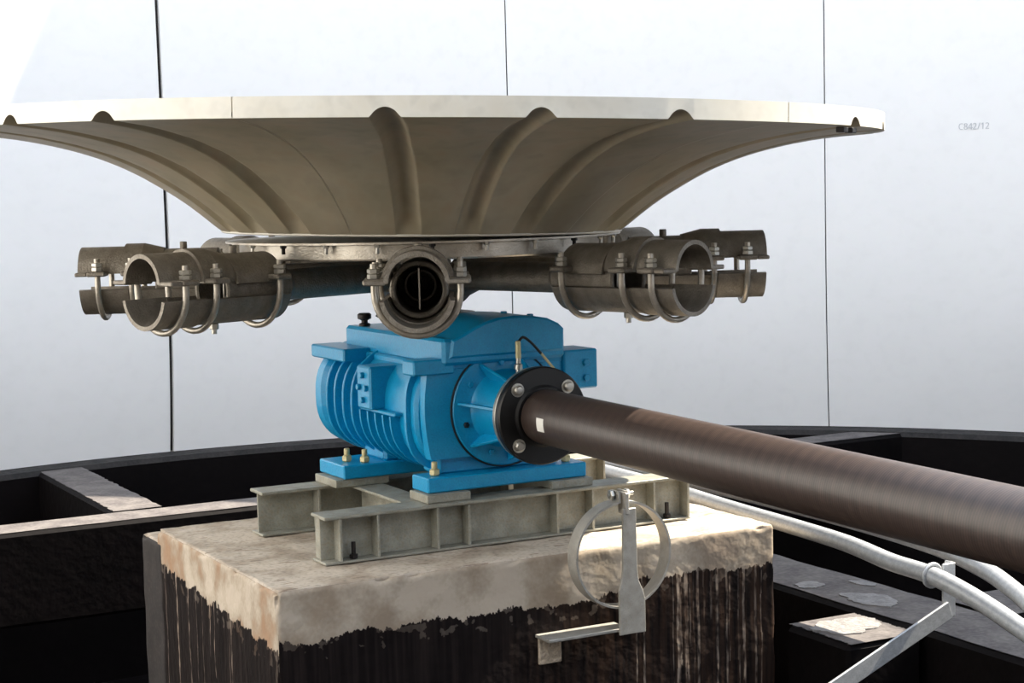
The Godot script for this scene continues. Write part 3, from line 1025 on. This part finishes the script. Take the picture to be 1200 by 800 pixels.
func build_hub() -> void:
	var y0 := 1.062
	var root := thing("fan_hub", "grey cast metal fan hub with eight empty blade clamps above the gearbox", "fan hub", Vector3(0, y0, 0), -1.2)
	var ya := 1.155 - y0        # axis of the arms
	var st := new_st()
	lathe(st, [Vector2(0.0, 0.0), Vector2(0.13, 0.0), Vector2(0.15, 0.02), Vector2(0.19, 0.040), Vector2(0.20, 0.05), Vector2(0.20, 0.112), Vector2(0.16, 0.122), Vector2(0.08, 0.13), Vector2(0.08, 0.195), Vector2(0.0, 0.195)], 48)
	obj("boss", st, M.hub, root)
	# drum under the cover
	st = new_st()
	lathe(st, [Vector2(0.0, 0.196), Vector2(0.59, 0.190), Vector2(0.597, 0.166), Vector2(0.605, 0.166), Vector2(0.61, 0.171), Vector2(0.61, 0.212), Vector2(0.655, 0.216), Vector2(0.655, 0.222), Vector2(0.0, 0.222)], 96)
	var drum := obj("drum", st, M.hub_light, root)
	for k in 24:
		var a := TAU * k / 24.0 + 0.06
		var p := Vector3(sin(a) * 0.636, 0.0, cos(a) * 0.636)
		st = new_st()
		prism(st, hexagon(0.010), 0.206, 0.2165, 0.002, upright(p))
		lathe(st, disc(0.006, 0.188, 0.207, 0.001), 8, Transform3D(Basis(), p))
		obj("drum_bolt", st, M.zinc if k % 3 else M.dark_bolt, drum)

	# one arm, then seven copies
	var arm := place("blade_arm", root, Vector3(0, ya, 0))
	st = new_st()
	lathe(st, ring(0.041, 0.048, 0.16, 0.67, 0.001), 28, along_z())
	lathe(st, [Vector2(0.047, 0.60), Vector2(0.070, 0.63), Vector2(0.070, 0.66)], 28, along_z())
	obj("spoke", st, M.hub, arm)
	st = new_st()
	lathe(st, ring(0.068, 0.084, 0.655, 0.885, 0.004), 36, along_z())
	var sleeve := obj("sleeve", st, M.hub, arm)
	sleeve.set_meta("label", "round sleeve gripping the spoke end")
	st = new_st()
	box(st, Vector3(-0.003, -0.060, 0.70), Vector3(0.003, 0.060, 0.84), 0.001)
	obj("web", st, M.zinc, arm)
	# lower trough
	st = new_st()
	half_shell(st, 0.088, 0.101, 0.66, 0.985, PI * 1.07, PI * 1.93, 0.0)
	half_shell(st, 0.092, 0.105, 0.97, 1.13, PI * 1.06, PI * 1.94, 0.0)
	obj("trough", st, M.hub, arm)
	# saddle above it with a raised collar at its inner end
	st = new_st()
	half_shell(st, 0.078, 0.091, 0.985, 1.135, 0.05, PI - 0.05, 0.028)
	half_shell(st, 0.080, 0.104, 0.925, 0.987, 0.05, PI - 0.05, 0.024)
	lathe(st, [Vector2(0.088, 0.86), Vector2(0.104, 0.926)], 24, along_z(Vector3(0, 0.024, 0)), PI / 2 + 0.05, PI * 1.5 - 0.05)
	for s in [-1.0, 1.0]:
		for z in [0.955, 1.065]:
			box(st, Vector3(s * 0.115 - 0.034, 0.026, z - 0.030), Vector3(s * 0.115 + 0.034, 0.042, z + 0.030), 0.004)
	box(st, Vector3(-0.145, 0.027, 1.095), Vector3(-0.084, 0.040, 1.134), 0.003)
	box(st, Vector3(0.084, 0.027, 1.095), Vector3(0.145, 0.040, 1.134), 0.003)
	obj("saddle", st, M.hub, arm)
	# ears on the sleeve for the inner U-bolt
	st = new_st()
	for s in [-1.0, 1.0]:
		box(st, Vector3(s * 0.112 - 0.032, 0.026, 0.690), Vector3(s * 0.112 + 0.032, 0.042, 0.745), 0.004)
	half_shell(st, 0.0895, 0.100, 0.685, 0.86, 0.12, PI - 0.12, 0.008)
	obj("inner_saddle", st, M.hub, arm)
	var ub := new_st()
	var pts := [Vector3(0.119, 0.084, 0), Vector3(0.119, 0.04, 0)]
	for k in 19:
		var a := -PI * k / 18.0
		pts.append(Vector3(cos(a) * 0.119, 0.002 + sin(a) * 0.119, 0))
	pts.append(Vector3(-0.119, 0.04, 0))
	pts.append(Vector3(-0.119, 0.084, 0))
	tube(ub, pts, 0.0095, 10)
	var ub_mesh := finish(ub, M.hub_light)
	var nt := new_st()
	prism(nt, hexagon(0.018), 0.0, 0.014, 0.002, upright())
	prism(nt, hexagon(0.018), 0.0155, 0.028, 0.002, upright())
	var nut_mesh := finish(nt, M.zinc)
	for z in [0.718, 0.955, 1.065]:
		show_mesh("u_bolt", ub_mesh, arm).position = Vector3(0, 0, z)
		for s in [-1.0, 1.0]:
			show_mesh("nut", nut_mesh, arm).position = Vector3(s * 0.119, 0.0425, z)
	st = new_st()
	prism(st, hexagon(0.014), -0.118, -0.100, 0.002, upright(Vector3(0, 0, 0.88)))
	lathe(st, disc(0.008, -0.132, -0.117, 0.001), 10, Transform3D(Basis(), Vector3(0, 0, 0.88)))
	obj("drain_bolt", st, M.zinc, arm)
	st = new_st()
	lathe(st, disc(0.012, 0.0, 0.03, 0.002), 12, Transform3D(Basis(), Vector3(0, 0.100, 0.80)))
	obj("top_stud", st, M.hub, arm)
	for k in 7:
		var c := arm.duplicate()
		root.add_child(c, true)
		c.name = "blade_arm_%03d" % (k + 1)
		c.rotation_degrees.y = 45.0 * (k + 1)

# ---------------------------------------------------------------- cover over the hub
func cover_height(r: float) -> float:
	var tab := [[0.655, -0.152], [0.70, -0.118], [0.75, -0.075], [0.81, -0.033], [0.87, 0.003], [0.94, 0.043], [1.02, 0.078], [1.10, 0.105], [1.20, 0.130], [1.31, 0.150], [1.42, 0.163], [1.505, 0.170]]
	for k in tab.size() - 1:
		if r <= tab[k + 1][0]:
			var t: float = (r - tab[k][0]) / (tab[k + 1][0] - tab[k][0])
			return lerpf(tab[k][1], tab[k + 1][1], t)
	return 0.170

func cover_smooth(r: float) -> float:
	return (cover_height(maxf(r - 0.03, 0.655)) + cover_height(r) + cover_height(minf(r + 0.03, 1.505))) / 3.0 if r > 0.69 and r < 1.47 else cover_height(r)

func cover_point(r: float, a: float, ribs: Array, up: float) -> Vector3:
	var lift := 0.0
	for q in ribs:
		var d: float = absf(a - q) * r / 0.038
		if d < 1.0:
			var fade := lerpf(0.030, 0.026, clampf((r - 0.66) / 0.8, 0, 1))
			lift = fade * pow(1.0 - d * d, 0.8) * clampf((r - 0.655) / 0.05, 0, 1)
	var slope := (cover_height(minf(r + 0.02, 1.505)) - cover_height(maxf(r - 0.02, 0.655))) / 0.04
	var n := Vector2(-slope, 1.0).normalized()
	var rr := r + n.x * lift
	return Vector3(sin(a) * rr, cover_smooth(r) + n.y * lift + up, cos(a) * rr)

func build_cover() -> void:
	var root := thing("hub_cover", "wide cream fibreglass funnel-shaped disc with pressed ribs above the fan hub", "hub cover", Vector3(0, 1.45, 0))
	root.rotation_degrees.z = -1.3
	var step := 60.0
	var first := -18.5
	var rs := []
	for k in 31:
		rs.append(lerpf(0.655, 1.505, k / 30.0))
	for k in 6:
		var a0 := deg_to_rad(first + step * k + 0.06)
		var a1 := deg_to_rad(first + step * (k + 1) - 0.06)
		var ribs := []
		for j in 3:
			ribs.append(deg_to_rad(first + step * k + 15.0 * (j + 1)))
		var angles := []
		for s in 61:
			angles.append(lerpf(a0, a1, s / 60.0))
		for q in ribs:
			for j in range(-16, 17):
				angles.append(q + j * 0.062 / 16.0)
		angles.sort()
		var st := new_st()
		var under := new_st()
		group_new()
		var g := smooth
		smooth += 6
		var th := 0.007
		var top := 0.224
		for s in angles.size() - 1:
			var t0: float = angles[s]
			var t1: float = angles[s + 1]
			if t1 - t0 < 0.00001:
				continue
			for j in rs.size() - 1:
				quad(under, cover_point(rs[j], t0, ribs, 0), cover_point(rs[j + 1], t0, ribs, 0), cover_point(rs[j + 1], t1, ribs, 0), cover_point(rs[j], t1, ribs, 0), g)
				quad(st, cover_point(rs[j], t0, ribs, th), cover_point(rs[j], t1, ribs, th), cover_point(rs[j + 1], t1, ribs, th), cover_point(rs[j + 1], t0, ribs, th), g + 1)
			# upstanding lip at the rim
			var e0 := cover_point(1.505, t0, ribs, 0)
			var e1 := cover_point(1.505, t1, ribs, 0)
			var f0 := Vector3(e0.x, top, e0.z)
			var f1 := Vector3(e1.x, top, e1.z)
			var i0 := Vector3(e0.x * 0.995, top, e0.z * 0.995)
			var i1 := Vector3(e1.x * 0.995, top, e1.z * 0.995)
			quad(st, e0, e1, f1, f0, g + 2)
			quad(st, f0, f1, i1, i0, g + 3)
			quad(st, i0, i1, Vector3(i1.x, e1.y, i1.z), Vector3(i0.x, e0.y, i0.z), g + 4)
		# blotched underside with painted-in shade; white gel coat on lip and above
		show_mesh("segment", finish(under, M.cover_shade, finish(st, M.cover)), root)
	for k in 6:
		var a := deg_to_rad(first + step * k)
		var js := new_st()
		group_new()
		for j in rs.size() - 1:
			quad(js, cover_point(rs[j], a - 0.014, [], 0.0085), cover_point(rs[j + 1], a - 0.014, [], 0.0085), cover_point(rs[j + 1], a + 0.014, [], 0.0085), cover_point(rs[j], a + 0.014, [], 0.0085), smooth)
			quad(js, cover_point(rs[j], a - 0.014, [], 0.014), cover_point(rs[j], a + 0.014, [], 0.014), cover_point(rs[j + 1], a + 0.014, [], 0.014), cover_point(rs[j + 1], a - 0.014, [], 0.014), smooth)
		obj("joint_strip", js, M.seal, root)
	# neck ring that joins the segments and closes the middle
	var st := new_st()
	lathe(st, [Vector2(0.0, -0.1515), Vector2(0.66, -0.1515), Vector2(0.664, -0.149), Vector2(0.664, -0.144), Vector2(0.0, -0.144)], 96)
	obj("neck_ring", st, M.cover, root)
	# clip under the rim near the right tip
	st = new_st()
	for a in [57.2, 54.6]:
		var t: float = deg_to_rad(a)
		box(st, Vector3(-0.018, 0.150, 1.47), Vector3(0.018, 0.1655, 1.495), 0.002, Transform3D(Basis(Vector3.UP, t), Vector3.ZERO))
	obj("rim_clip", st, M.dark_bolt, root)

# ---------------------------------------------------------------- hoop bracket on the plinth's front
func build_hoop() -> void:
	var root := thing("hoop_bracket", "pale flat-bar steel hoop on an upright strap at the plinth front", "bracket", Vector3(0, 0, 0.7455).rotated(Vector3.UP, deg_to_rad(TURN)), TURN)
	var c := Vector3(0.250, 0.316, 0.060)
	var st := new_st()
	var pts := []
	for k in 65:
		var a := deg_to_rad(94.0 + 352.0 * k / 64.0)
		pts.append(c + Vector3(cos(a) * 0.166, sin(a) * 0.162, 0))
	pts.push_front(pts[0] + Vector3(-0.001, 0.034, 0))
	pts.append(pts[-1] + Vector3(0.001, 0.034, 0))
	bent_bar(st, pts, 0.007, 0.052)
	obj("hoop", st, M.bracket, root)
	# clamp bolt through the two ends
	st = new_st()
	tube(st, [c + Vector3(-0.040, 0.183, 0.0), c + Vector3(0.050, 0.183, 0.0)], 0.0065, 10)
	for x in [-0.030, 0.026]:
		prism(st, hexagon(0.016), 0, 0.012, 0.002, Transform3D(Basis(Vector3(0, 0, -1), Vector3(0, 1, 0), Vector3(1, 0, 0)), c + Vector3(x - 0.004, 0.183, 0)))
	obj("clamp_bolt", st, M.zinc, root)
	# upright strap: narrow above, spread into a plate below
	st = new_st()
	var strap := PackedVector2Array()
	for p in [[-0.040, 0.072], [0.052, 0.072], [0.052, 0.175], [0.044, 0.205], [0.030, 0.235], [0.026, 0.27], [0.024, 0.46], [-0.022, 0.46], [-0.026, 0.27], [-0.032, 0.235], [-0.040, 0.21]]:
		strap.append(Vector2(p[0] + 0.262, p[1]))
	prism(st, strap, 0.090, 0.100, 0.002)
	obj("strap", st, M.bracket, root)
	st = new_st()
	box(st, Vector3(0.248, 0.44, 0.055), Vector3(0.262, 0.508, 0.102), 0.003)
	obj("clamp_lug", st, M.bracket, root)
	# arm that ties the strap to the plinth
	st = new_st()
	box(st, Vector3(-0.02, 0.080, 0.0), Vector3(0.26, 0.090, 0.088), 0.002)
	obj("arm", st, M.bracket, root)
	st = new_st()
	box(st, Vector3(-0.012, -0.005, 0.0), Vector3(0.066, 0.079, 0.012), 0.003)
	obj("wall_plate", st, M.concrete, root)

# ---------------------------------------------------------------- conduits
func build_conduits() -> void:
	var b := Basis(Vector3.UP, deg_to_rad(TURN))
	var root := thing("conduit", "grey galvanised conduit pipe running beside the plinth under the drive shaft", "pipe", b * Vector3(1.0, 0, 1.0))
	var o := b * Vector3(1.0, 0, 1.0)
	var st := new_st()
	var path := []
	for p in [[1.02, 0.318, -0.9], [1.02, 0.312, -0.2], [1.0, 0.302, 0.35], [0.985, 0.300, 0.68], [0.965, 0.296, 1.00], [0.935, 0.284, 1.25], [0.915, 0.282, 1.46], [0.905, 0.250, 1.66], [0.87, 0.205, 1.90], [0.82, 0.16, 2.15], [0.78, 0.13, 2.5]]:
		path.append(b * Vector3(p[0], p[1], p[2]) - o)
	tube(st, smooth_path(path, 6), 0.027, 18)
	obj("pipe", st, M.galv, root)
	st = new_st()
	var cl := []
	for k in 20:
		var a := TAU * k / 20
		cl.append(b * Vector3(0.917 + cos(a) * 0.033, 0.283 + sin(a) * 0.033, 1.455) - o)
	tube(st, cl, 0.006, 8, false, true)
	obj("clamp", st, M.galv, root)

	var r2 := thing("conduit", "second grey conduit pipe emerging behind the drive shaft at the right edge", "pipe", b * Vector3(1.2, 0, 1.5))
	var o2 := b * Vector3(1.2, 0, 1.5)
	path = []
	for p in [[1.20, 0.30, -0.9], [1.21, 0.30, 0.4], [1.22, 0.28, 1.05], [1.195, 0.252, 1.36], [1.05, 0.248, 1.67], [0.93, 0.22, 1.95], [0.86, 0.18, 2.4]]:
		path.append(b * Vector3(p[0], p[1], p[2]) - o2)
	st = new_st()
	tube(st, smooth_path(path, 6), 0.027, 18)
	obj("pipe", st, M.galv, r2)

	# bent angle-bar strut that carries the first conduit
	var s := thing("pipe_strut", "bent grey steel angle strut holding up the clamped conduit", "strut", b * Vector3(0.93, 0, 1.46))
	var o3 := Vector3(0.93, 0, 1.46)
	st = new_st()
	var t3 := Transform3D(b, Vector3.ZERO)
	box(st, Vector3(0.945, 0.155, 1.462) - o3, Vector3(0.992, 0.315, 1.470) - o3, 0.002, t3)
	box(st, Vector3(0.984, 0.155, 1.430) - o3, Vector3(0.992, 0.315, 1.462) - o3, 0.002, t3)
	obj("upright", st, M.galv, s)
	st = new_st()
	var from := Vector3(0.966, 0.180, 1.475)
	var to := Vector3(0.10, -0.150, 1.50)
	var d := (to - from).normalized()
	var side := d.cross(Vector3(0, 0, 1)).normalized()
	var bx := Transform3D(t3.basis * Basis(d, side, d.cross(side)), t3.basis * (from - o3))
	var ln := (to - from).length()
	box(st, Vector3(0, -0.026, -0.004), Vector3(ln, 0.026, 0.004), 0.002, bx)
	box(st, Vector3(0, -0.022, 0.004), Vector3(ln, -0.014, 0.040), 0.002, bx)
	obj("brace", st, M.galv, s)

# ---------------------------------------------------------------- start
func _ready() -> void:
	var cam := Camera3D.new()
	cam.name = "camera"
	add_child(cam)
	cam.fov = 21.566
	cam.position = Vector3(0, 1.45, 6.0)
	cam.basis = Basis(Vector3.UP, -0.0476) * Basis(Vector3.RIGHT, -0.0879) * Basis(Vector3.BACK, -0.025)
	cam.near = 0.05
	cam.far = 100.0
	cam.current = true

	var we := WorldEnvironment.new()
	we.name = "environment"
	var env := Environment.new()
	env.background_mode = Environment.BG_SKY
	var sky := Sky.new()
	var sm := ProceduralSkyMaterial.new()
	sm.sky_top_color = Color(0.78, 0.83, 0.90)
	sm.sky_horizon_color = Color(0.92, 0.93, 0.95)
	sm.ground_bottom_color = Color(0.42, 0.40, 0.38)
	sm.ground_horizon_color = Color(0.62, 0.60, 0.58)
	sm.sun_angle_max = 1.0
	sky.sky_material = sm
	env.sky = sky
	env.tonemap_mode = Environment.TONE_MAPPER_LINEAR
	env.tonemap_exposure = 2.7
	env.sdfgi_enabled = true
	env.ssao_enabled = true
	env.ssil_enabled = true
	we.environment = env
	add_child(we)

	var sun := DirectionalLight3D.new()
	sun.name = "sun"
	sun.light_color = Color(1.0, 0.955, 0.88)
	sun.light_energy = 2.0
	sun.light_angular_distance = 0.53
	sun.shadow_enabled = true
	var el := deg_to_rad(47.5)
	var az := deg_to_rad(23.0)      # turned from the right towards the back
	var to_sun := Vector3(cos(az) * cos(el), sin(el), -sin(az) * cos(el))
	add_child(sun)
	sun.basis = Basis.looking_at(-to_sun, Vector3.UP)

	materials()
	build_stack()
	build_pit()
	build_added_wall()
	build_beams()
	build_plinth()
	build_frame()
	build_gearbox()
	build_shaft()
	build_hub()
	build_cover()
	build_hoop()
	build_conduits()
